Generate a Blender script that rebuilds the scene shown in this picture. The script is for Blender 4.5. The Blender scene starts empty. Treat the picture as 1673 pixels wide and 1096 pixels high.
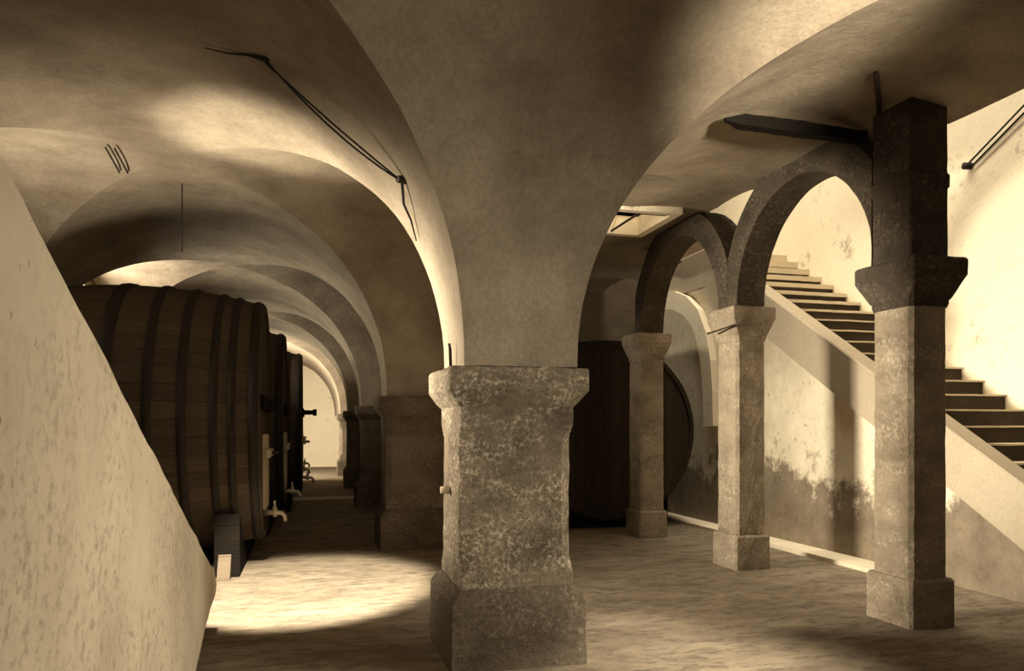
import bpy, bmesh, random
from math import sin, cos, pi, atan, atan2, sqrt, radians
from mathutils import Vector, noise, Matrix

random.seed(7)
S = bpy.context.scene
COL = S.collection

# ------------------------------------------------------------------ helpers
def link(o):
    COL.objects.link(o)
    return o

def obj(name, bm, m=None, parent=None, smooth=False, recalc=True):
    if recalc:
        bmesh.ops.recalc_face_normals(bm, faces=bm.faces)
    me = bpy.data.meshes.new(name)
    bm.to_mesh(me)
    bm.free()
    for p in me.polygons:
        p.use_smooth = smooth
    if m:
        me.materials.append(m)
    o = bpy.data.objects.new(name, me)
    link(o)
    if parent:
        o.parent = parent
    return o

def tag(o, label, cat, group=None):
    o['label'] = label
    o['category'] = cat
    o['kind'] = 'thing'
    if group:
        o['group'] = group
    return o

def thing(name, label, cat, loc=(0, 0, 0), rotz=0.0, group=None):
    o = bpy.data.objects.new(name, None)
    o.empty_display_size = 0.1
    link(o)
    o.location = loc
    o.rotation_euler = (0, 0, rotz)
    return tag(o, label, cat, group)

def struct(name, bm, m, smooth=False, recalc=True):
    o = obj(name, bm, m, None, smooth, recalc)
    o['kind'] = 'structure'
    return o

def dup(root, loc, label, rotz=None):
    r = root.copy()
    link(r)
    r.location = loc
    if rotz is not None:
        r.rotation_euler = (0, 0, rotz)
    r['label'] = label
    for ch in list(root.children):
        c = ch.copy()
        link(c)
        c.parent = r
        for g in ch.children:
            d = g.copy()
            link(d)
            d.parent = c
    return r

def add_box(bm, x0, x1, y0, y1, z0, z1):
    vs = [bm.verts.new(p) for p in ((x0, y0, z0), (x1, y0, z0), (x1, y1, z0), (x0, y1, z0),
                                    (x0, y0, z1), (x1, y0, z1), (x1, y1, z1), (x0, y1, z1))]
    for f in ((3, 2, 1, 0), (4, 5, 6, 7), (0, 1, 5, 4), (1, 2, 6, 5), (2, 3, 7, 6), (3, 0, 4, 7)):
        bm.faces.new([vs[i] for i in f])
    return vs

def add_prism(bm, pts, axis, a, b):
    """polygon pts (2D) extruded along an axis from a to b"""
    def P(p, t):
        if axis == 'X':
            return (t, p[0], p[1])
        if axis == 'Y':
            return (p[0], t, p[1])
        return (p[0], p[1], t)
    A = [bm.verts.new(P(p, a)) for p in pts]
    B = [bm.verts.new(P(p, b)) for p in pts]
    n = len(pts)
    bm.faces.new(A)
    bm.faces.new(B[::-1])
    for i in range(n):
        j = (i + 1) % n
        bm.faces.new((A[j], A[i], B[i], B[j]))

def add_tube(bm, pts, r, seg=10, cap=True):
    pts = [Vector(p) for p in pts]
    rings = []
    for i, p in enumerate(pts):
        t = (pts[min(i + 1, len(pts) - 1)] - pts[max(i - 1, 0)]).normalized()
        up = Vector((0, 0, 1)) if abs(t.z) < 0.9 else Vector((1, 0, 0))
        a = t.cross(up).normalized()
        b = t.cross(a).normalized()
        rr = r[i] if isinstance(r, (list, tuple)) else r
        rings.append([bm.verts.new(p + rr * (cos(2 * pi * k / seg) * a + sin(2 * pi * k / seg) * b)) for k in range(seg)])
    for i in range(len(rings) - 1):
        for k in range(seg):
            l = (k + 1) % seg
            bm.faces.new((rings[i][k], rings[i][l], rings[i + 1][l], rings[i + 1][k]))
    if cap:
        bm.faces.new(rings[0])
        bm.faces.new(rings[-1][::-1])

def loft(bm, rings, cap=True):
    R = [[bm.verts.new(p) for p in ring] for ring in rings]
    n = len(R[0])
    for i in range(len(R) - 1):
        for k in range(n):
            l = (k + 1) % n
            bm.faces.new((R[i][k], R[i][l], R[i + 1][l], R[i + 1][k]))
    if cap:
        bm.faces.new(R[0][::-1])
        bm.faces.new(R[-1])

def octring(hx, hy, ch, z):
    return [(hx - ch, -hy, z), (hx, -hy + ch, z), (hx, hy - ch, z), (hx - ch, hy, z),
            (-hx + ch, hy, z), (-hx, hy - ch, z), (-hx, -hy + ch, z), (-hx + ch, -hy, z)]

def weather(bm, maxlen=0.06, amp=0.006, scale=6.0, seed=0.0, passes=6):
    """subdivide long edges and wear the surface with noise so that stone edges are not ruler straight"""
    for _ in range(passes):
        es = [e for e in bm.edges if e.calc_length() > maxlen]
        if not es:
            break
        bmesh.ops.subdivide_edges(bm, edges=es, cuts=1, use_grid_fill=True)
    bm.normal_update()
    bmesh.ops.triangulate(bm, faces=[f for f in bm.faces if len(f.verts) > 4])
    off = Vector((seed, seed * 1.7, -seed))
    for v in bm.verts:
        n = noise.noise_vector(v.co * scale + off) + 0.5 * noise.noise_vector(v.co * scale * 3.1 + off)
        v.co += n * amp

# ------------------------------------------------------------------ materials
TINT = (1.0, 0.86, 0.62)          # everything in the place reads as one warm brown family
def T(v, warm=1.0):
    t = min(1.0, max(0.0, (v - .05) / .6))
    return (v, v * (0.74 + 0.12 * t), v * (0.50 + 0.13 * t), 1.0)

class NB:
    def __init__(s, name):
        s.m = bpy.data.materials.new(name)
        s.m.use_nodes = True
        s.nt = s.m.node_tree
        s.b = s.nt.nodes['Principled BSDF']
        s.b.inputs['Specular IOR Level'].default_value = 0.2
        tc = s.nt.nodes.new('ShaderNodeTexCoord')
        oi = s.nt.nodes.new('ShaderNodeObjectInfo')
        add = s.nt.nodes.new('ShaderNodeVectorMath')
        add.operation = 'ADD'
        mul = s.nt.nodes.new('ShaderNodeMath')
        mul.operation = 'MULTIPLY'
        mul.inputs[1].default_value = 17.0
        s.nt.links.new(oi.outputs['Random'], mul.inputs[0])
        s.nt.links.new(tc.outputs['Object'], add.inputs[0])
        s.nt.links.new(mul.outputs[0], add.inputs[1])
        s.co = add.outputs[0]
        s.raw = tc.outputs['Object']
    def n(s, t, **kw):
        nd = s.nt.nodes.new(t)
        for k, v in kw.items():
            setattr(nd, k, v)
        return nd
    def L(s, a, b):
        s.nt.links.new(a, b)
    def mapped(s, scale=(1, 1, 1), rot=(0, 0, 0), co=None):
        mp = s.n('ShaderNodeMapping')
        mp.inputs['Scale'].default_value = scale
        mp.inputs['Rotation'].default_value = rot
        s.L(co or s.co, mp.inputs['Vector'])
        return mp.outputs[0]
    def noise(s, scale, detail=6, rough=0.6, vec=None, dist=0.0):
        nd = s.n('ShaderNodeTexNoise')
        nd.inputs['Scale'].default_value = scale
        nd.inputs['Detail'].default_value = detail
        nd.inputs['Roughness'].default_value = rough
        nd.inputs['Distortion'].default_value = dist
        s.L(vec or s.co, nd.inputs['Vector'])
        return nd.outputs['Fac']
    def ramp(s, fac, stops):
        r = s.n('ShaderNodeValToRGB')
        el = r.color_ramp.elements
        while len(el) > 1:
            el.remove(el[-1])
        el[0].position, el[0].color = stops[0][0], stops[0][1]
        for p, c in stops[1:]:
            e = el.new(p)
            e.color = c
        s.L(fac, r.inputs[0])
        return r.outputs[0]
    def math(s, op, a, b=None, clamp=False):
        nd = s.n('ShaderNodeMath', operation=op, use_clamp=clamp)
        for i, v in enumerate((a, b)):
            if v is None:
                continue
            if isinstance(v, (int, float)):
                nd.inputs[i].default_value = v
            else:
                s.L(v, nd.inputs[i])
        return nd.outputs[0]
    def step(s, fac, lo, hi):
        mr = s.n('ShaderNodeMapRange', clamp=True)
        mr.inputs['From Min'].default_value = lo
        mr.inputs['From Max'].default_value = hi
        s.L(fac, mr.inputs['Value'])
        return mr.outputs[0]
    def mix(s, fac, a, b):
        nd = s.n('ShaderNodeMix', data_type='RGBA')
        s.L(fac, nd.inputs[0])
        for i, v in ((6, a), (7, b)):
            if isinstance(v, tuple):
                nd.inputs[i].default_value = v
            else:
                s.L(v, nd.inputs[i])
        return nd.outputs[2]
    def bump(s, h, strength, dist, prev=None):
        bp = s.n('ShaderNodeBump')
        bp.inputs['Strength'].default_value = strength
        bp.inputs['Distance'].default_value = dist
        s.L(h, bp.inputs['Height'])
        if prev:
            s.L(prev, bp.inputs['Normal'])
        return bp.outputs[0]
    def done(s, col, nrm=None, rough=0.9, metal=0.0):
        if isinstance(col, tuple):
            s.b.inputs['Base Color'].default_value = col
        else:
            s.L(col, s.b.inputs['Base Color'])
        if nrm:
            s.L(nrm, s.b.inputs['Normal'])
        s.b.inputs['Roughness'].default_value = rough
        s.b.inputs['Metallic'].default_value = metal
        return s.m

def plaster(name, lo, hi, mott=1.2, pits=0.0, pitcol=0.12, pit_scale=7.0, bumpy=0.5, brush=(1, 1, 1), fine=True, grain=0.3):
    k = NB(name)
    v = k.mapped(brush)
    f = k.noise(mott, 8, 0.65)
    c = k.ramp(f, [(0.3, T(lo)), (0.7, T(hi))])
    if grain:
        g = k.noise(34, 3, 0.7, v)
        c = k.mix(k.math('MULTIPLY', k.step(g, 0.62, 0.38), grain), c, T(lo * 0.45))
    if pits:
        p = k.noise(pit_scale, 8, 0.75)
        q = k.noise(pit_scale * 6, 4, 0.7)
        s = k.math('MULTIPLY', k.step(p, 0.56, 0.66), k.step(q, 0.42, 0.62))
        s = k.math('MULTIPLY', s, pits)
        c = k.mix(s, c, T(pitcol))
    b = k.bump(k.noise(3.5, 5, 0.6), 0.35 * bumpy, 0.08)
    b = k.bump(k.noise(30, 6, 0.7, v), bumpy, 0.012, b)
    return k.done(c, b, 0.92)

M = {}
M['vault'] = plaster('limewashed_vault_plaster', 0.19, 0.38, 1.6, pits=0.5, pit_scale=2.2, bumpy=0.55, brush=(1, 1, 1), grain=0.22)
M['wall'] = plaster('old_wall_plaster', 0.28, 0.42, 1.2, pits=0.45, bumpy=0.6)
M['white'] = plaster('bright_limewash', 0.74, 0.86, 0.8, pits=0.75, pitcol=0.2, pit_scale=1.6, bumpy=0.4, grain=0.1)
M['darkstone'] = plaster('dark_cellar_stone', 0.10, 0.22, 1.5, pits=0.4, bumpy=0.9)
M['parapet'] = plaster('smooth_parapet_render', 0.36, 0.45, 0.8, pits=0.15, bumpy=0.3, grain=0.15)

def stone(name, dark, mid, light, lichen=0.55, sc=1.0):
    """weathered limestone: dark crust with pale worn specks in ragged bands"""
    k = NB(name)
    big = k.noise(2.4 * sc, 6, 0.65, k.mapped((1, 1, 1.7)))
    c = k.ramp(big, [(0.32, T(dark)), (0.6, T(mid))])
    sp = k.noise(34 * sc, 6, 0.75)
    band = k.noise(3.0 * sc, 5, 0.7, k.mapped((0.8, 0.8, 1.5)))
    s = k.math('MULTIPLY', k.step(sp, 0.48, 0.60), k.step(band, 0.42, 0.62))
    c = k.mix(k.math('MULTIPLY', s, lichen), c, T(light))
    pt = k.noise(60 * sc, 3, 0.6)
    c = k.mix(k.math('MULTIPLY', k.step(pt, 0.60, 0.70), 0.8), c, T(dark * 0.4))
    b = k.bump(k.noise(7 * sc, 6, 0.7), 0.6, 0.03)
    b = k.bump(sp, 0.8, 0.012, b)
    return k.done(c, b, 0.95)

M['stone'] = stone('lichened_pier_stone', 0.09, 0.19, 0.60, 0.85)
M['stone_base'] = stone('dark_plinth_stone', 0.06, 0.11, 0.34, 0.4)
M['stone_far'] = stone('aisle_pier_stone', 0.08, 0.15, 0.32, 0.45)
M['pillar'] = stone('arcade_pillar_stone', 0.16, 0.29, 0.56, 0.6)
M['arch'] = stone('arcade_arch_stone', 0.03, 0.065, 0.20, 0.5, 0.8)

def floor_mat():
    k = NB('trodden_cellar_floor')
    v = k.mapped((1.0, 2.2, 1.0), (0, 0, -0.27))
    a = k.noise(1.3, 8, 0.7, v)
    c = k.ramp(a, [(0.3, T(0.15)), (0.68, T(0.33))])
    d = k.noise(5.5, 8, 0.75, v)
    c = k.mix(k.math('MULTIPLY', k.step(d, 0.46, 0.62), 0.85), c, T(0.11))
    g = k.noise(45, 4, 0.7, v)
    c = k.mix(k.math('MULTIPLY', k.step(g, 0.55, 0.72), 0.45), c, T(0.13))
    b = k.bump(d, 0.6, 0.03)
    b = k.bump(g, 0.6, 0.01, b)
    return k.done(c, b, 0.9)
M['floor'] = floor_mat()

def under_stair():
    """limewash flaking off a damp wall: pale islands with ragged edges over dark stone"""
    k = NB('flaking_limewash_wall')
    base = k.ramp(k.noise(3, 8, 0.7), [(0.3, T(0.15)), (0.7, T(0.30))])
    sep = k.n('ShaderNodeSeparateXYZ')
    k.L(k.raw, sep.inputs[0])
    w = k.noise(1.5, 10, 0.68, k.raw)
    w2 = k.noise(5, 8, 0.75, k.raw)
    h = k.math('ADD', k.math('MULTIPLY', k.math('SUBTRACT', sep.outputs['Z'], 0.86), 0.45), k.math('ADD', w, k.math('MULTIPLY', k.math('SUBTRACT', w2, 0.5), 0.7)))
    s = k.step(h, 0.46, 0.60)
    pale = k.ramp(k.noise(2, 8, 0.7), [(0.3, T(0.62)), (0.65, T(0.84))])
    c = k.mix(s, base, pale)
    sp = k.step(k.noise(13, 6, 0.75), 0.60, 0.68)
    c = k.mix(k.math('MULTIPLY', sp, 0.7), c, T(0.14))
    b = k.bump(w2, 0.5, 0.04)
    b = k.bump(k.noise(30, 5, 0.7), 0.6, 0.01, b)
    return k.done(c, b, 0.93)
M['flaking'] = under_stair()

def flank_mat():
    k = NB('stained_flank_render')
    c = k.ramp(k.noise(1.0, 8, 0.65), [(0.3, T(0.36)), (0.65, T(0.52))])
    v = k.mapped((1, 2.2, 2.2), (0.5, 0, 0), k.raw)
    s = k.noise(9, 9, 0.78, v)
    big = k.noise(0.9, 4, 0.6, k.raw)
    f = k.math('MULTIPLY', k.step(s, 0.50, 0.66), k.step(big, 0.40, 0.56))
    c = k.mix(k.math('MULTIPLY', f, 0.85), c, T(0.20))
    p = k.step(k.noise(16, 3, 0.6), 0.68, 0.74)
    c = k.mix(k.math('MULTIPLY', p, 0.8), c, T(0.1))
    b = k.bump(k.noise(5, 6, 0.65), 0.4, 0.04)
    b = k.bump(s, 0.4, 0.01, b)
    return k.done(c, b, 0.9)
M['flank'] = flank_mat()

def wood(name, lo, hi, axis='X', n=44, seam=0.35, rough=0.8, plank=None):
    """axis: barrel axis -> staves around it; plank: planks counted across Y or X instead"""
    k = NB(name)
    k.b.inputs['Specular IOR Level'].default_value = 0.07
    sep = k.n('ShaderNodeSeparateXYZ')
    k.L(k.raw, sep.inputs[0])
    if plank:
        u = k.math('MULTIPLY', sep.outputs[plank], n)
        st = {'X': (60, 60, 4), 'Y': (60, 60, 4), 'Z': (4, 4, 60)}[plank]
    else:
        pair = {'X': ('Y', 'Z'), 'Y': ('X', 'Z')}[axis]
        ang = k.math('ARCTAN2', sep.outputs[pair[0]], sep.outputs[pair[1]])
        u = k.math('MULTIPLY', ang, n / (2 * pi))
        st = {'X': (2, 30, 30), 'Y': (30, 2, 30)}[axis]
    fr = k.math('FRACT', u)
    d = k.math('ABSOLUTE', k.math('SUBTRACT', fr, 0.5))
    line = k.step(d, 0.44, 0.5)
    wn = k.n('ShaderNodeTexWhiteNoise', noise_dimensions='1D')
    k.L(k.math('FLOOR', u), wn.inputs['W'])
    gr = k.noise(1.0, 6, 0.7, k.mapped(st))
    f = k.math('ADD', k.math('MULTIPLY', wn.outputs['Value'], 0.22), k.math('MULTIPLY', gr, 0.8))
    c = k.ramp(f, [(0.2, T(lo)), (0.8, T(hi))])
    c = k.mix(k.math('MULTIPLY', line, seam), c, T(lo * 0.3))
    b = k.bump(k.math('SUBTRACT', gr, line), 0.5, 0.01)
    return k.done(c, b, rough)

M['stave'] = wood('dark_oak_staves', 0.035, 0.085, 'X', 52)
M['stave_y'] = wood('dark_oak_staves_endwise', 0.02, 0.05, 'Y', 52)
M['head'] = wood('oak_head_planks', 0.04, 0.09, plank='Y', n=7)
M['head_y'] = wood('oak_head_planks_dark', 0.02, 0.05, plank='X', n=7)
M['door'] = wood('pale_oak', 0.42, 0.62, plank='Y', n=9, rough=0.7)  # pale tone puts the lit part of the cask heads into the doors
M['wedge'] = wood('grey_wedge_oak', 0.09, 0.16, plank='Z', n=5, rough=0.8)
M['timber'] = wood('blackened_timber', 0.004, 0.010, plank='Z', n=6, seam=0.0, rough=0.8)

def flat(name, v, rough=0.6, metal=0.0, var=0.25, sc=18):
    k = NB(name)
    f = k.noise(sc, 5, 0.7)
    c = k.ramp(f, [(0.3, T(v * (1 - var))), (0.7, T(v * (1 + var)))])
    return k.done(c, k.bump(f, 0.3, 0.004), rough, metal)
M['iron'] = flat('rusted_hoop_iron', 0.045, 0.65, 0.3)
M['hoop'] = flat('wooden_hoop_bark', 0.018, 0.75)
M['brass'] = flat('dull_brass', 0.55, 0.4, 0.4)
M['cable'] = flat('black_cable', 0.02, 0.7)
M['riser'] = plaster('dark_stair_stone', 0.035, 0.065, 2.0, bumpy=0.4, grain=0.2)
M['tread'] = plaster('lit_edge_tread_stone', 0.55, 0.70, 2.0, pits=0.2, bumpy=0.3, grain=0.15)  # pale colour puts the daylit step edges into the treads
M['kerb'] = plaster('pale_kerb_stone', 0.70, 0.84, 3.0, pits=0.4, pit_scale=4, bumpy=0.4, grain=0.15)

# ------------------------------------------------------------------ layout constants (metres)
EYE = 1.5
YAW = atan(353 / 1280)
SP = 4.93                        # bay length along the aisle
ROW0 = 5.12                      # first pier in view
PX = 1.27                        # pier row
HS = 1.87                        # springing height = top of the pier capitals
NEXP = 2.2
XL, RXL, HCL = -1.135, 2.055, 2.03     # left aisle crown line, half width, rise
XR, RXR, HCR = 4.045, 2.39, 2.11       # right aisle
RY = 2.095
YC0 = ROW0 - SP / 2
def yc(j):                       # centre of bay j (bay 1 lies behind the first pier in view)
    return YC0 + SP * j
def Sfun(u):
    u = min(1.0, abs(u))
    return (1 - u ** NEXP) ** (1 / NEXP)

# ------------------------------------------------------------------ setting
bm = bmesh.new()
nx, ny = 70, 200
grid = []
X0, X1, Y0, Y1 = -3.6, 7.6, -5.0, 31.0
for i in range(nx + 1):
    row = []
    for j in range(ny + 1):
        x = X0 + (X1 - X0) * i / nx
        y = Y0 + (Y1 - Y0) * j / ny
        z = 0.012 * noise.noise(Vector((x * 0.7, y * 0.7, 0))) + 0.006 * noise.noise(Vector((x * 3, y * 3, 3)))
        row.append(bm.verts.new((x, y, z - 0.012)))
    grid.append(row)
for i in range(nx):
    for j in range(ny):
        bm.faces.new((grid[i][j], grid[i + 1][j], grid[i + 1][j + 1], grid[i][j + 1]))
struct('floor', bm, M['floor'], smooth=True)

# --- the groin vault: webs built as separate barrels cut at their groins, so every arris is a crisp line
bm = bmesh.new()
NU, NT = 56, 22
def wob(x, y, z):
    q = Vector((x, y, z))
    d = 0.014 * noise.noise(q * 0.9) + 0.008 * noise.noise(q * 2.6) + 0.003 * noise.noise(q * 7)
    return (x + d * 0.5, y + d * 0.5, z + d)
def strip(fn, us, nt=NT):
    rows = []
    for u in us:
        a, b = fn(u, 0.0), fn(u, 1.0)
        rows.append([bm.verts.new(wob(*fn(u, t / nt))) for t in range(nt + 1)])
    for i in range(len(rows) - 1):
        for t in range(nt):
            vs = (rows[i][t], rows[i + 1][t], rows[i + 1][t + 1], rows[i][t + 1])
            bm.faces.new(vs)
def angles(lo, hi, n=NU):        # samples of u between lo and hi, dense towards the springing
    from math import asin
    a, b = asin(max(-1, lo)), asin(min(1, hi))
    return [sin(a + (b - a) * i / n) for i in range(n + 1)]

J0, J1L, J1R = -1, 4, 1          # bays -1..4 on the left, -1..1 on the right
def webs_long(xc, rx, hc, j0, j1, ulo, uhi, yend0, yend1):
    for j in range(j0 - 1, j1 + 1):
        def fn(u, t, j=j):
            y0 = yend0 if j == j0 - 1 else yc(j) + RY * abs(u)
            y1 = yend1 if j == j1 else yc(j + 1) - RY * abs(u)
            return (xc + rx * u, y0 + (y1 - y0) * t, HS + hc * Sfun(u))
        strip(fn, angles(ulo, uhi))
YB, YEL, YER = -4.9, 30.0, 13.2
YR2 = 10.1
webs_long(XL, RXL, HCL, J0, J1L, -1.0, 1.0, YB, YEL)
webs_long(XR, RXR, HCR, J0, 0, -1.0, (4.86 - XR) / RXR, YB, ROW0 + 0.16)
def fnr(j, u, t, ylo, yhi):
    return (XR + RXR * u, ylo + (yhi - ylo) * t, HS + HCR * Sfun(u))
URE = (4.44 - XR) / RXR
YK = 6.35
UK = (4.72 - XR) / RXR
strip(lambda u, t: fnr(0, u, t, ROW0 + 0.16, yc(1) - RY * abs(u)), angles(-1.0, 0.17))
strip(lambda u, t: fnr(0, u, t, ROW0 + 0.16, YK), angles(0.17, UK, 8))
strip(lambda u, t: fnr(1, u, t, yc(1) + RY * abs(u), YR2), angles(-1.0, URE))
strip(lambda u, t: fnr(1, u, t, YR2, yc(2) - RY * abs(u)), angles(-1.0, (5.10 - XR) / RXR))
strip(lambda u, t: fnr(1, u, t, yc(2) + RY * abs(u), YER), angles(-1.0, (5.10 - XR) / RXR))
WXL = -3.30
for j in range(J0, J1L + 1):
    # left-hand web to the wall
    strip(lambda v, t: (WXL + (XL - RXL * abs(v) - WXL) * t, yc(j) + RY * v, HS + HCL * Sfun(v)), angles(-1, 1), 14)
    # web across the pier row
    if j <= 2:
        def fn(v, t, j=j):
            x0, x1 = XL + RXL * abs(v), XR - RXR * abs(v)
            x = x0 + (x1 - x0) * t
            hc = HCL + (HCR - HCL) * t
            return (x, yc(j) + RY * v, HS + hc * Sfun(v))
        strip(fn, angles(-1, 1), 30)
    else:
        strip(lambda v, t: (XL + RXL * abs(v) + (1.76 - XL - RXL * abs(v)) * t, yc(j) + RY * v, HS + HCL * Sfun(v)), angles(-1, 1), 14)
for j in (J0, 0, 1, 2):
    xe = 4.86 if j < 1 else (4.44 if j == 1 else 5.10)
    ue = (xe - XR) / RXR
    strip(lambda v, t: (XR + RXR * abs(v) + (xe - XR - RXR * abs(v)) * t, yc(j) + RY * v, HS + HCR * Sfun(v)), angles(-ue, ue, 20), 8)
bmesh.ops.remove_doubles(bm, verts=bm.verts, dist=0.0005)
RL = (3.32, 3.98, 8.18, 9.12)     # barred light shaft through the right-hand vault
for co_, no_ in (((RL[0], 0, 0), (1, 0, 0)), ((RL[1], 0, 0), (1, 0, 0)), ((0, RL[2], 0), (0, 1, 0)), ((0, RL[3], 0), (0, 1, 0))):
    near = [f for f in bm.faces if RL[0] - .6 < f.calc_center_median().x < RL[1] + .6 and RL[2] - .8 < f.calc_center_median().y < RL[3] + .8]
    ge = list({e for f in near for e in f.edges}) + list({v for f in near for v in f.verts}) + near
    bmesh.ops.bisect_plane(bm, geom=ge, dist=1e-5, plane_co=co_, plane_no=no_)
bmesh.ops.delete(bm, geom=[f for f in bm.faces if RL[0] < f.calc_center_median().x < RL[1] and RL[2] < f.calc_center_median().y < RL[3]], context='FACES')
struct('ceiling', bm, M['vault'], smooth=True, recalc=False)
bpy.data.objects['ceiling'].data.set_sharp_from_angle(angle=radians(28))

# masonry over the vault keeps daylight out
bm = bmesh.new()
add_box(bm, -3.6, 4.44, -5.2, RL[2], 4.13, 4.4)
add_box(bm, -3.6, 4.44, RL[3], 30.4, 4.13, 4.4)
add_box(bm, -3.6, RL[0], RL[2], RL[3], 4.13, 4.4)
add_box(bm, RL[1], 4.44, RL[2], RL[3], 4.13, 4.4)
add_box(bm, 4.44, 4.86, -5.2, ROW0 + 0.16, 4.13, 4.4)
add_box(bm, 4.44, 4.70, ROW0 + 0.16, YK, 4.10, 4.4)
add_box(bm, 4.44, 5.10, YR2, 13.4, 4.13, 4.4)
struct('ceiling_masonry', bm, M['darkstone'])

bm = bmesh.new()
for b in ((RL[0] - .1, RL[0], RL[2] - .1, RL[3] + .1), (RL[1], RL[1] + .1, RL[2] - .1, RL[3] + .1), (RL[0], RL[1], RL[2] - .1, RL[2]), (RL[0], RL[1], RL[3], RL[3] + .1)):
    add_box(bm, *b, 3.90, 5.6)
struct('window_1', bm, M['white'])

def wallbox(name, m, *b):
    bm = bmesh.new()
    add_box(bm, *b)
    return struct(name, bm, M[m])
def wall_with_holes(name, m, x0, x1, ylo, yhi, zlo, zhi, holes):
    """wall in the YZ plane with rectangular window holes (y0,y1,z0,z1), ordered along Y"""
    bm = bmesh.new()
    y = ylo
    for (a, b, c, d) in holes:
        add_box(bm, x0, x1, y, a, zlo, zhi)
        add_box(bm, x0, x1, a, b, zlo, c)
        add_box(bm, x0, x1, a, b, d, zhi)
        y = b
    add_box(bm, x0, x1, y, yhi, zlo, zhi)
    return struct(name, bm, M[m])

LW = [(5.75, 7.05, 1.35, 2.9)] + [(yc(j) - 0.55, yc(j) + 0.55, 2.95, 3.65) for j in (2, 3)] + [(yc(4) - 0.6, yc(4) + 1.6, 0.9, 3.5)]
wall_with_holes('wall_left', 'wall', -3.7, -3.24, -5.2, 30.4, -0.05, 4.2, LW)
RW = (1.6, 3.6, 0.7, 2.7)
wall_with_holes('wall_right', 'wall', 4.62, 4.86, -5.2, 3.9, -0.05, 4.2, [RW])
bm = bmesh.new()
BWN = (-2.2, 0.6, 1.3, 3.2)
for b in ((-3.7, BWN[0], -5.2, -4.9, -.05, 4.2), (BWN[1], 4.9, -5.2, -4.9, -.05, 4.2), (BWN[0], BWN[1], -5.2, -4.9, -.05, BWN[2]), (BWN[0], BWN[1], -5.2, -4.9, BWN[3], 4.2)):
    add_box(bm, *b)
struct('wall_back', bm, M['wall'])
wallbox('wall_end', 'white', -3.7, 2.0, 30.0, 30.4, -0.05, 4.3)
wallbox('wall_aisle', 'wall', 1.735, 2.0, 14.2, 30.0, -0.05, 4.3)
wallbox('wall_far', 'darkstone', 1.70, 7.5, 13.2, 13.5, -0.05, 7.0)
wallbox('wall_stairwell', 'white', 7.22, 7.5, 2.9, 13.2, -0.05, 7.0)
wallbox('wall_stair_front', 'darkstone', 4.86, 7.22, 2.9, 3.1, -0.05, 7.0)
wallbox('wall_over_arcade', 'wall', 4.44, 4.70, ROW0 + 0.16, 13.2, 4.4, 7.0)
wallbox('wall_over_arcade_front', 'wall', 4.86, 5.0, 2.9, ROW0 + 0.16, 4.1, 7.0)

# --- wall below the stair flight
SLOPE = 0.58
YS0 = 3.586                      # where the nosing line meets the floor
def htop(y):
    return SLOPE * (y - YS0)
BAND = 0.55
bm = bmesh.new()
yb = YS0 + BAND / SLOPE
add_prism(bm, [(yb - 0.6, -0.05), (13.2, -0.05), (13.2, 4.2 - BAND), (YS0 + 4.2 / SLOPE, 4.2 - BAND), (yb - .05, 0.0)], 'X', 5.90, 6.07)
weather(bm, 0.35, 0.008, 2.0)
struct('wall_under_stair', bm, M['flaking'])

# ------------------------------------------------------------------ staircase
st = thing('staircase', 'straight stone stair climbing away behind the arcade beside the white wall', 'staircase', (0, 0, 0))
bm = bmesh.new()
y_a, y_b = YS0 + 0.15, YS0 + 4.2 / SLOPE
add_prism(bm, [(y_a, 0.0), (y_a, htop(y_a) + 0.02), (y_b, htop(y_b) + 0.02), (13.15, 4.22), (13.15, 4.2 - BAND), (y_b, 4.2 - BAND), (yb, 0.0)], 'X', 5.84, 6.08)
bmesh.ops.bevel(bm, geom=[e for e in bm.edges], offset=0.015, segments=1, affect='EDGES')
obj('parapet', bm, M['parapet'], st)
RISE, RUN = 0.1671, 0.2881
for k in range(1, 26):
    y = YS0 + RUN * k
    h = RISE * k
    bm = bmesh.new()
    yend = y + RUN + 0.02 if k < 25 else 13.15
    th = 0.018 + 0.010 * max(0, k - 17)  # slabs thicken up the flight to draw the brighter daylit bands
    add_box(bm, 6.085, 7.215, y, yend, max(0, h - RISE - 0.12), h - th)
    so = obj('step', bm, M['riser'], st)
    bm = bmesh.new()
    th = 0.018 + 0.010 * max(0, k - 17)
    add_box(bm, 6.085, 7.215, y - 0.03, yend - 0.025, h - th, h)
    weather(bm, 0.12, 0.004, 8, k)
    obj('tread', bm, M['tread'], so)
rib = [(12.6, 3.64), (12.2, 3.63), (11.8, 3.57), (11.4, 3.43), (11.05, 3.19), (10.83, 2.86), (10.70, 2.45), (10.64, 2.0), (10.62, 1.5)]
bm = bmesh.new()
outer, inner = [], []
for i, p in enumerate(rib):
    a, b = rib[max(0, i - 1)], rib[min(len(rib) - 1, i + 1)]
    dx, dz = b[0] - a[0], b[1] - a[1]
    l = sqrt(dx * dx + dz * dz)
    nx_, nz_ = -dz / l * .15, dx / l * .15
    outer.append((p[0] + nx_, p[1] + nz_))
    inner.append((p[0] - nx_, p[1] - nz_))
for i in range(len(rib) - 1):
    add_prism(bm, [outer[i], outer[i + 1], inner[i + 1], inner[i]], 'X', 5.78, 5.91)
bmesh.ops.remove_doubles(bm, verts=bm.verts, dist=1e-4)
struct('trim_2', bm, M['white'])
wallbox('trim_1', 'kerb', 5.55, 5.90, 6.3, 13.1, -0.03, 0.035)

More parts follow.
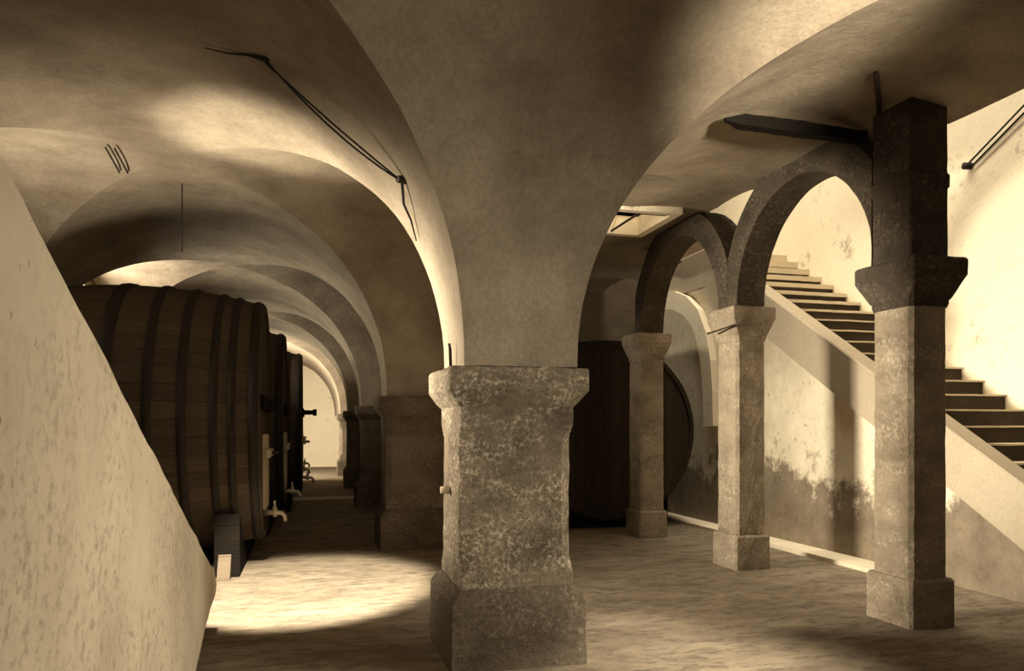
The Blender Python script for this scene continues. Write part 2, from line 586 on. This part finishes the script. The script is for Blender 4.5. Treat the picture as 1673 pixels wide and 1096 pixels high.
# ------------------------------------------------------------------ aisle piers
def make_pier(name, label, loc, mkey, seed):
    t = thing(name, label, 'pier', loc, 0, 'square piers of the cellar aisle')
    m = M[mkey]
    bm = bmesh.new()
    loft(bm, [octring(.440, .440, .006, -0.03), octring(.436, .436, .008, .40), octring(.425, .425, .01, .425), octring(.375, .375, .008, .485)])
    weather(bm, 0.055, 0.0045, 7, seed)
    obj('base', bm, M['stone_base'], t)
    bm = bmesh.new()
    a, c = .366, .075
    loft(bm, [octring(a, a, .008, .475), octring(a, a, .008, .56), octring(a, a, c, .66), octring(a - .003, a - .003, c, 1.42), octring(a, a, .010, 1.51), octring(a + .004, a + .004, .008, 1.64)])
    weather(bm, 0.055, 0.007, 7, seed + 3)
    obj('shaft', bm, m, t)
    bm = bmesh.new()
    loft(bm, [octring(.372, .372, .008, 1.625), octring(.395, .395, .008, 1.65), octring(.44, .44, .008, 1.715), octring(.448, .448, .010, 1.725), octring(.448, .448, .010, 1.855), octring(.44, .44, .010, 1.868)])
    weather(bm, 0.055, 0.006, 7, seed + 5)
    obj('capital', bm, m, t)
    return t

make_pier('masonry_pier', 'large weathered stone pier with moulded capital in the middle of the view', (PX, ROW0 + .02, 0), 'stone', 1)
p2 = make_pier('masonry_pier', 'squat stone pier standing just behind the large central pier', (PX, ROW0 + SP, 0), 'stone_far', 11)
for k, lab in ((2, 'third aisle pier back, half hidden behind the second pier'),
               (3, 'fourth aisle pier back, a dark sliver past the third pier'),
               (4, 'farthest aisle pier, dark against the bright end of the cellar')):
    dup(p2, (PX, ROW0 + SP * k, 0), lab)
make_pier('masonry_pier', 'stone pier close beside the viewpoint carrying the nearest vault', (PX, ROW0 - SP, 0), 'stone', 21)

# ------------------------------------------------------------------ arcade pillars and arches
AX = 4.50
def make_pillar(label, y, upper=False, seed=0):
    t = thing('arcade_post', label, 'pillar', (AX, y, 0), 0, 'slim pillars of the stair arcade')
    m = M['pillar']
    bm = bmesh.new()
    loft(bm, [octring(.208, .250, .02, -0.03), octring(.205, .247, .02, .33), octring(.192, .23, .02, .35)])
    weather(bm, 0.06, 0.004, 8, seed)
    obj('base', bm, m, t)
    bm = bmesh.new()
    loft(bm, [octring(.172, .212, .03, .34), octring(.170, .208, .03, 2.44)])
    weather(bm, 0.07, 0.005, 6, seed + 2)
    obj('shaft', bm, m, t)
    bm = bmesh.new()
    fx, fy = (.245, .325) if upper else (.25, .28)
    loft(bm, [octring(.176, .214, .03, 2.40), octring(.186, .224, .03, 2.43), octring(.186, .224, .03, 2.455), octring(.192, .235, .02, 2.47),
              octring(fx - .006, fy - .006, .008, 2.62), octring(fx, fy, .008, 2.635), octring(fx, fy, .008, 2.745), octring(fx - .012, fy - .012, .008, 2.76)])
    weather(bm, 0.05, 0.004, 8, seed + 4)
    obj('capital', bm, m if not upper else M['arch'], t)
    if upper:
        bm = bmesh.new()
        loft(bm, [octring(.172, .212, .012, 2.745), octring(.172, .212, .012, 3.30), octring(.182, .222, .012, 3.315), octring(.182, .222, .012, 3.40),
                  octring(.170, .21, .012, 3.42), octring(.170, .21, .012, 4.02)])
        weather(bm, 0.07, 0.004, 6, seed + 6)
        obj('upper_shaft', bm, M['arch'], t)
    return t
YCc, YBb, YAa = 5.08, 7.545, 10.01
make_pillar('tall pillar nearest the viewer in the stair arcade, rising through its capital to the vault', YCc, True, 31)
make_pillar('middle pillar of the stair arcade, pale on its left face', YBb, False, 37)
make_pillar('farthest pillar of the stair arcade, with a rounded worn capital', YAa, False, 43)

def make_arch(label, y0, y1, seed, ylo=-99, z_spring=2.764, x0=AX - .165, x1=AX + .165, dep=0.27):
    bm = bmesh.new()
    c = (y0 + y1) / 2
    r = (y1 - y0) / 2
    ri = r - 0.19
    n = 40
    prof = []
    for i in range(n + 1):
        a = pi * i / n
        ro = ri + dep + 0.02
        # outer edge stays within its own half of the bay, so that neighbouring arches meet in a valley
        yo = max(y0 + 0.004, min(y1 - 0.004, c - ro * cos(a)))
        zo = z_spring + ro * sin(a)
        yo = max(yo, ylo)
        prof.append(((max(ylo + .003, c - ri * cos(a)), z_spring + ri * sin(a)), (yo, zo)))
    R = []
    for (ia, oa) in prof:
        R.append([bm.verts.new((x0, ia[0], ia[1])), bm.verts.new((x1, ia[0], ia[1])), bm.verts.new((x1, oa[0], oa[1])), bm.verts.new((x0, oa[0], oa[1]))])
    for i in range(n):
        for k in range(4):
            l = (k + 1) % 4
            bm.faces.new((R[i][k], R[i][l], R[i + 1][l], R[i + 1][k]))
    bm.faces.new(R[0])
    bm.faces.new(R[-1][::-1])
    weather(bm, 0.09, 0.006, 5, seed)
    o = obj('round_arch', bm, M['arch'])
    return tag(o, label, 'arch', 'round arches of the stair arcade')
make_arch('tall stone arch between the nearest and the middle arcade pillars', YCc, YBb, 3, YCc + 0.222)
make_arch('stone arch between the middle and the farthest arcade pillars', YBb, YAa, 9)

# ------------------------------------------------------------------ sloping flank wall at the left
bm = bmesh.new()
TOPZ = lambda y: 0.42 + 0.411 * (6.05 - y)
prof = [(0.9, -0.03), (0.9, TOPZ(0.9)), (5.96, TOPZ(5.96)), (6.05, 0.41), (6.10, 0.35), (6.05, 0.29), (5.75, 0.245), (5.3, 0.15), (4.95, 0.04), (4.85, -0.03)]
add_prism(bm, prof, 'X', -1.05, -0.65)
bmesh.ops.bevel(bm, geom=[e for e in bm.edges if abs(e.verts[0].co.x - e.verts[1].co.x) < 1e-5], offset=0.012, segments=2, affect='EDGES')
weather(bm, 0.12, 0.006, 3.0, 5)
o = obj('sloping_flank_wall', bm, M['flank'], smooth=False)
tag(o, 'pale plastered flank wall sloping down to a rounded nose in front of the first cask', 'wall')

# ------------------------------------------------------------------ casks
def barrel_profile(L, re, rm, n=24):
    return [(L * i / n, re + (rm - re) * (1 - (2 * i / n - 1) ** 2)) for i in range(n + 1)]
def ring_pts(axis, x, r, seg, sgn=-1):
    if axis == 'X':
        return [(sgn * x, r * sin(2 * pi * k / seg), r * cos(2 * pi * k / seg)) for k in range(seg)]
    return [(r * sin(2 * pi * k / seg), x, r * cos(2 * pi * k / seg)) for k in range(seg)]

def make_cask(label, loc, axis, L, re, rm, hoops, group, fittings=True):
    """cask lying on its side; its front head is at local 0 and the body runs to -X (or +Y)"""
    t = thing('wine_cask', label, 'barrel', loc, 0, group)
    seg = 96
    rad = lambda x: re + (rm - re) * (1 - (2 * x / L - 1) ** 2)
    bm = bmesh.new()
    rings = [ring_pts(axis, 0.09, re - 0.06, seg), ring_pts(axis, 0.0, re - 0.05, seg), ring_pts(axis, 0.0, re, seg)]
    rings += [ring_pts(axis, x, r, seg) for x, r in barrel_profile(L, re, rm)[1:-1]]
    rings += [ring_pts(axis, L, re, seg), ring_pts(axis, L, re - 0.05, seg), ring_pts(axis, L - 0.09, re - 0.06, seg)]
    loft(bm, rings, cap=False)
    obj('body', bm, M['stave' if axis == 'X' else 'stave_y'], t, smooth=True).data.set_sharp_from_angle(angle=radians(40))
    for x in (0.05, L - 0.05):
        bm = bmesh.new()
        loft(bm, [ring_pts(axis, x - 0.02, re - 0.05, seg), ring_pts(axis, x + 0.02, re - 0.05, seg)])
        obj('head', bm, M['head' if axis == 'X' else 'head_y'], t)
    for (x, w) in hoops:
        bm = bmesh.new()
        a, b = rad(x - w / 2), rad(x + w / 2)
        loft(bm, [ring_pts(axis, x - w / 2, a - .01, seg), ring_pts(axis, x - w / 2, a + .014, seg), ring_pts(axis, x, max(a, b) + .02, seg),
                  ring_pts(axis, x + w / 2, b + .014, seg), ring_pts(axis, x + w / 2, b - .01, seg)], cap=False)
        obj('hoop', bm, M['hoop'], t, smooth=True)
    if not fittings:
        return t
    def P(f, s, z):              # f = distance out of the head, s = sideways, z = up
        return (f, s, z) if axis == 'X' else (s, -f, z)
    def pbox(f0, f1, s0, s1, z0, z1):
        b = bmesh.new()
        if axis == 'X':
            add_box(b, f0, f1, s0, s1, z0, z1)
        else:
            add_box(b, s0, s1, -f1, -f0, z0, z1)
        bmesh.ops.bevel(b, geom=list(b.edges), offset=0.008, segments=2, affect='EDGES')
        return b
    # manhole door low in the head, its crossbar and screw, and the tap under it
    zd = -re * 0.47
    d = obj('door', pbox(-.03, .012, -.34, .30, zd - .38, zd + .46), M['door'], t)
    cb = obj('crossbar', pbox(.0125, .06, -.40, .36, zd + .2, zd + .29), M['door'], d)
    bm = bmesh.new()
    add_tube(bm, [P(.05, 0, zd + .245), P(.13, 0, zd + .245)], .022)
    add_tube(bm, [P(.115, -.09, zd + .245), P(.115, .09, zd + .245)], .014)
    obj('screw', bm, M['iron'], d)
    zt = zd - .44
    bm = bmesh.new()
    add_tube(bm, [P(-.06, 0, zt), P(.10, 0, zt), P(.17, 0, zt - .01), P(.20, 0, zt - .05), P(.205, 0, zt - .11)], [.035, .03, .026, .024, .022], 12)
    add_tube(bm, [P(.09, 0, zt - .05), P(.09, 0, zt + .07)], .026, 12)
    tp = obj('tap', bm, M['brass'], t, smooth=True)
    tp['label'] = 'brass tap'
    bm = bmesh.new()
    add_tube(bm, [P(.09, 0, zt + .06), P(.09, 0, zt + .12)], .012)
    add_tube(bm, [P(.09, -.08, zt + .12), P(.09, .08, zt + .12)], .014)
    obj('tap_handle', bm, M['brass'], tp)
    # strengthening rail across the head
    obj('head_rail', pbox(-.03, .03, -re * .80, re * .80, .12, .26), M['timber'], t)
    return t

HO = [(0.06, .09), (0.26, .07), (0.42, .07), (0.70, .08), (1.0, .08), (1.38, .12), (2.12, .07), (2.34, .07), (2.58, .08)]
RY_B = 9.45
gl = 'row of casks along the left wall'
cask = [
    ('nearest great oak cask of the left row, lying behind the sloping flank wall', -0.47, 9.45, 1.30, 1.47),
    ('second great cask of the left row, just behind the nearest one', -0.34, 12.50, 1.30, 1.46),
    ('third great cask of the left row, its peg sticking out against the light', -0.12, 15.60, 1.28, 1.44),
    ('fourth great cask deep in the left row, mostly hidden', -0.20, 18.65, 1.28, 1.44),
    ('last great cask of the left row by the bright end', -0.20, 21.70, 1.28, 1.44),
]
cord = ['nearest', 'second', 'third', 'fourth', 'last']
for i, (lab, xh, yy, re, rm) in enumerate(cask):
    L = 2.65
    t = make_cask(lab, (xh, yy, 1.56), 'X', L, re, rm, HO, gl)
    if i == 2:
        bm = bmesh.new()
        add_tube(bm, [(-.06, -.1, .20), (.24, -.1, .20)], [.05, .04], 10)
        add_tube(bm, [(.19, -.1, .20), (.26, -.1, .20)], .065, 10)
        obj('peg', bm, M['timber'], t)
    c = thing('cask_cradle', 'timber cradle under the %s cask of the left row' % cord[i], 'cradle', (xh, yy, 0), 0, 'cradles under the left casks')
    for xs in (0.20, 2.2):
        rr = re + (rm - re) * (1 - (2 * (xs + .12) / L - 1) ** 2) + 0.04
        pts = [(-1.12, -0.02), (1.12, -0.02), (1.12, .62)]
        for q in range(17):
            s = 1.02 - 2.04 * q / 16
            pts.append((s, 1.56 - sqrt(rr * rr - s * s)))
        pts.append((-1.12, .62))
        bm = bmesh.new()
        add_prism(bm, pts, 'X', -xs - .24, -xs)
        obj('saddle', bm, M['timber'], c)
    bm = bmesh.new()
    add_prism(bm, [(-1.30, -.02), (-1.125, -.02), (-1.125, .22)], 'X', -.40, -.28)
    w = obj('wedge', bm, M['wedge'], c)
    w['label'] = 'pale wooden wedge'

t = make_cask('dark great cask seen head-on behind the farthest arcade pillar', (4.30, 10.75, 1.43), 'Y', 2.35, 1.30, 1.39, [(.05, .09), (.22, .07), (.45, .07), (.75, .07), (1.6, .07), (2.0, .07), (2.3, .08)], 'cask in the right aisle', False)
c = thing('cask_cradle', 'timber cradle under the dark cask in the right aisle', 'cradle', (4.30, 10.75, 0), 0)
for ys in (0.25, 1.95):
    pts = [(-1.0, -0.02), (1.0, -0.02), (1.0, .5)]
    rr = 1.30 + .09 * (1 - (2 * (ys + .1) / 2.4 - 1) ** 2) + .04
    for q in range(17):
        s = .9 - 1.8 * q / 16
        pts.append((s, 1.43 - sqrt(rr * rr - s * s)))
    pts.append((-1.0, .5))
    bm = bmesh.new()
    add_prism(bm, pts, 'Y', ys, ys + .2)
    obj('saddle', bm, M['timber'], c)

# ------------------------------------------------------------------ small fittings
def tube_thing(name, label, cat, pieces, m, group=None):
    bm = bmesh.new()
    for pts, rad in pieces:
        add_tube(bm, pts, rad, 8)
    return tag(obj(name, bm, M[m], None, True), label, cat, group)

# twin tie cable slung under the vault in front of the central pier
t = thing('tie_cable', 'dark twin cable slung across the vault to a knob above the central pier', 'cable', (0.575, 5.06, 3.07))
def sag(a, b, d, n=12):
    a, b = Vector(a), Vector(b)
    return [a + (b - a) * (i / n) + Vector((0, 0, -d * 4 * (i / n) * (1 - i / n))) for i in range(n + 1)]
for k, (dy, sg) in enumerate(((0.0, .06), (.05, .015))):
    bm = bmesh.new()
    add_tube(bm, sag((0, 0, 0), (-0.835, -0.03 + dy, 0.67), sg), 0.006, 8)
    obj('strand', bm, M['cable'], t)
bm = bmesh.new()
add_tube(bm, [(-.03, -.01, .01), (.03, .02, .02)], [.022, .03], 10)
obj('knob', bm, M['iron'], t)
bm = bmesh.new()
add_tube(bm, [(0, 0, 0), (.03, .16, -.10), (.09, .27, -.17), (.145, .40, -.28)], [.010, .008, .007, .004], 8)
obj('tail', bm, M['cable'], t)
bm = bmesh.new()
add_tube(bm, [(-.82, -.05, .655), (-.93, .03, .71), (-1.05, .10, .735), (-1.2, .13, .765)], [.018, .010, .006, .003], 8)
obj('bundle', bm, M['cable'], t)
tube_thing('tie_cable', 'short twin cable on the pale vault web over the first cask', 'cable',
           [([(-1.60, 7.38, 3.87), (-1.63, 8.03, 3.86)], .008), ([(-1.67, 7.38, 3.87), (-1.70, 8.03, 3.86)], .008)], 'cable')
tube_thing('tie_cable', 'twin cable stretched up the white stairwell wall from an iron knob', 'cable',
           [([(7.19, 7.23, 4.46), (7.18, 6.3, 4.94)], .010), ([(7.19, 7.19, 4.41), (7.18, 6.3, 4.86)], .010), ([(7.218, 7.20, 4.44), (7.13, 7.22, 4.44)], .04)], 'cable')
tube_thing('hanging_cord', 'thin cord hanging straight down from the dark vault above the first cask', 'cord', [([(-1.21, 8.37, 3.91), (-1.21, 8.37, 3.22)], .005)], 'cable')
tube_thing('iron_grating', 'iron bars crossing the bright light shaft in the vault behind the arcade', 'grating', [([(3.63, 8.12, 3.93), (3.63, 9.18, 3.93)], .014), ([(3.27, 8.30, 3.94), (4.03, 8.30, 3.94)], .014)], 'iron')
tube_thing('iron_pipe', 'thin dark pipe along the ceiling to the top of the tall pillar', 'pipe', [([(3.80, 4.60, 3.95), (4.28, 5.15, 3.94)], .018)], 'iron')
tube_thing('iron_cramp', 'short iron cramp on the capital of the middle arcade pillar', 'cramp', [([(4.16, 7.66, 2.50), (4.255, 7.25, 2.55)], .010)], 'iron')
tube_thing('wooden_peg', 'pale wooden peg sticking out of the left face of the central pier', 'peg', [([(.901, 5.17, 1.075), (.842, 5.17, 1.075)], .024)], 'door')
tube_thing('iron_pin', 'small bent iron pin standing on the left of the central capital', 'pin', [([(.885, 5.02, 1.86), (.88, 5.02, 2.0), (.87, 5.0, 2.03)], .010)], 'iron')

bm = bmesh.new()
a, b = Vector((2.93, 5.13, 3.74)), Vector((4.42, 5.51, 3.885))
d = (b - a).normalized()
sd = d.cross(Vector((0, 0, 1))).normalized()
up = sd.cross(d)
ring = lambda p, w, h: [p - sd * w - up * h, p + sd * w - up * h, p + sd * w + up * h, p - sd * w + up * h]
loft(bm, [ring(a, .012, .012), ring(a + d * .16, .05, .042), ring(a + d * .8, .055, .045), ring(b, .05, .04)])
weather(bm, .08, .005, 8, 2)
tag(obj('timber_brace', bm, M['timber']), 'dark timber brace with a pointed end running under the vault to the tall pillar', 'brace')

# ------------------------------------------------------------------ camera
cam = bpy.data.cameras.new('camera')
cam.sensor_width = 36.0
cam.sensor_fit = 'HORIZONTAL'
cam.lens = 1280 / 1673 * 36.0
cam.shift_x = (836.5 - 858) / 1673
cam.shift_y = (696 - 548) / 1673
cam.clip_start = 0.05
co = link(bpy.data.objects.new('camera', cam))
co.location = (0, 0, EYE)
co.rotation_euler = (pi / 2, 0, -YAW)
S.camera = co

# ------------------------------------------------------------------ light: daylight through the windows and down the stairwell, plus added spots and fills
DAY = (1.0, 0.91, 0.72)
def area(name, loc, target, w, h, power, spread=180, col=DAY):
    l = bpy.data.lights.new(name, 'AREA')
    l.shape = 'RECTANGLE'
    l.size, l.size_y = w, h
    l.energy = power
    l.color = col
    l.spread = radians(spread)
    o = link(bpy.data.objects.new(name, l))
    o.location = loc
    o.rotation_euler = (Vector(target) - Vector(loc)).to_track_quat('-Z', 'Y').to_euler()
    return o
def spot(name, loc, target, power, deg, blend=0.3, r=0.12, col=DAY):
    l = bpy.data.lights.new(name, 'SPOT')
    l.energy = power
    l.color = col
    l.spot_size = radians(deg)
    l.spot_blend = blend
    l.shadow_soft_size = r
    o = link(bpy.data.objects.new(name, l))
    o.location = loc
    o.rotation_euler = (Vector(target) - Vector(loc)).to_track_quat('-Z', 'Y').to_euler()
    return o
area('daylight_left_window', (-3.22, 6.8, 2.35), (1.5, 6.4, 2.0), 1.2, 0.9, 200, 52)
area('added_fill_left_web', (-2.9, 7.1, 1.1), (-2.0, 7.4, 3.8), 0.9, 0.5, 45, 80)  # added fill standing in for bounce onto the left vault web
spot('added_spot_vault', (-3.0, 7.0, 1.0), (-0.15, 6.75, 3.7), 2300, 34, 0.8)  # added spot aimed upward to make the bright pool on the vault
spot('added_spot_floor', (-0.55, 4.3, 3.74), (-0.1, 7.45, 0), 9500, 31, 0.45, 0.10)  # added spot in mid-air for the floor pool; the vault is closed here
spot('added_spot_vault_foot', (-3.1, 5.4, 2.7), (1.0, 9.2, 1.95), 5200, 12, 0.2, 0.05)  # added narrow spot to brighten the vault foot behind the central pier
area('daylight_light_shaft', (3.65, 8.65, 5.7), (3.65, 8.65, 3), 0.6, 0.9, 22, 120)
area('daylight_right_window', (4.6, 2.7, 1.9), (-0.65, 3.4, 0.7), 1.8, 1.6, 85, 80)
spot('sunbeam_right_window', (4.5, 1.9, 2.6), (2.35, 4.85, 0), 4200, 26, 1.0, 0.35)
spot('added_spot_groin', (2.5, -4.8, 1.3), (2.85, 3.9, 3.65), 23000, 11, 1.0, 0.3)  # added spot before the solid back wall, brightens the right groin
area('added_fill_back', (-0.6, -4.85, 2.0), (1.25, 4.8, 2.1), 2.4, 1.6, 24, 45)  # unseen fill added behind the camera for pier front and vault foot
area('daylight_stairwell', (5.2, 8.5, 8.2), (7.0, 8.5, 2.6), 8.5, 1.2, 300, 90)
for j, pw in ((2, 240), (3, 200)):
    area('daylight_high_window', (-3.35, yc(j), 3.3), (1, yc(j), 2.2), 1.1, 0.7, pw, 160)
area('daylight_end_window', (-3.4, yc(4) + .5, 2.2), (1, yc(4) + 1.5, 1.6), 2.2, 2.6, 1700, 170)

w = bpy.data.worlds.new('sky')
S.world = w
w.use_nodes = True
w.node_tree.nodes['Background'].inputs[0].default_value = (1.0, 0.85, 0.62, 1)
w.node_tree.nodes['Background'].inputs[1].default_value = 0.35

S.view_settings.view_transform = 'Standard'
S.view_settings.look = 'None'
S.view_settings.exposure = -0.42
S.view_settings.gamma = 1.0
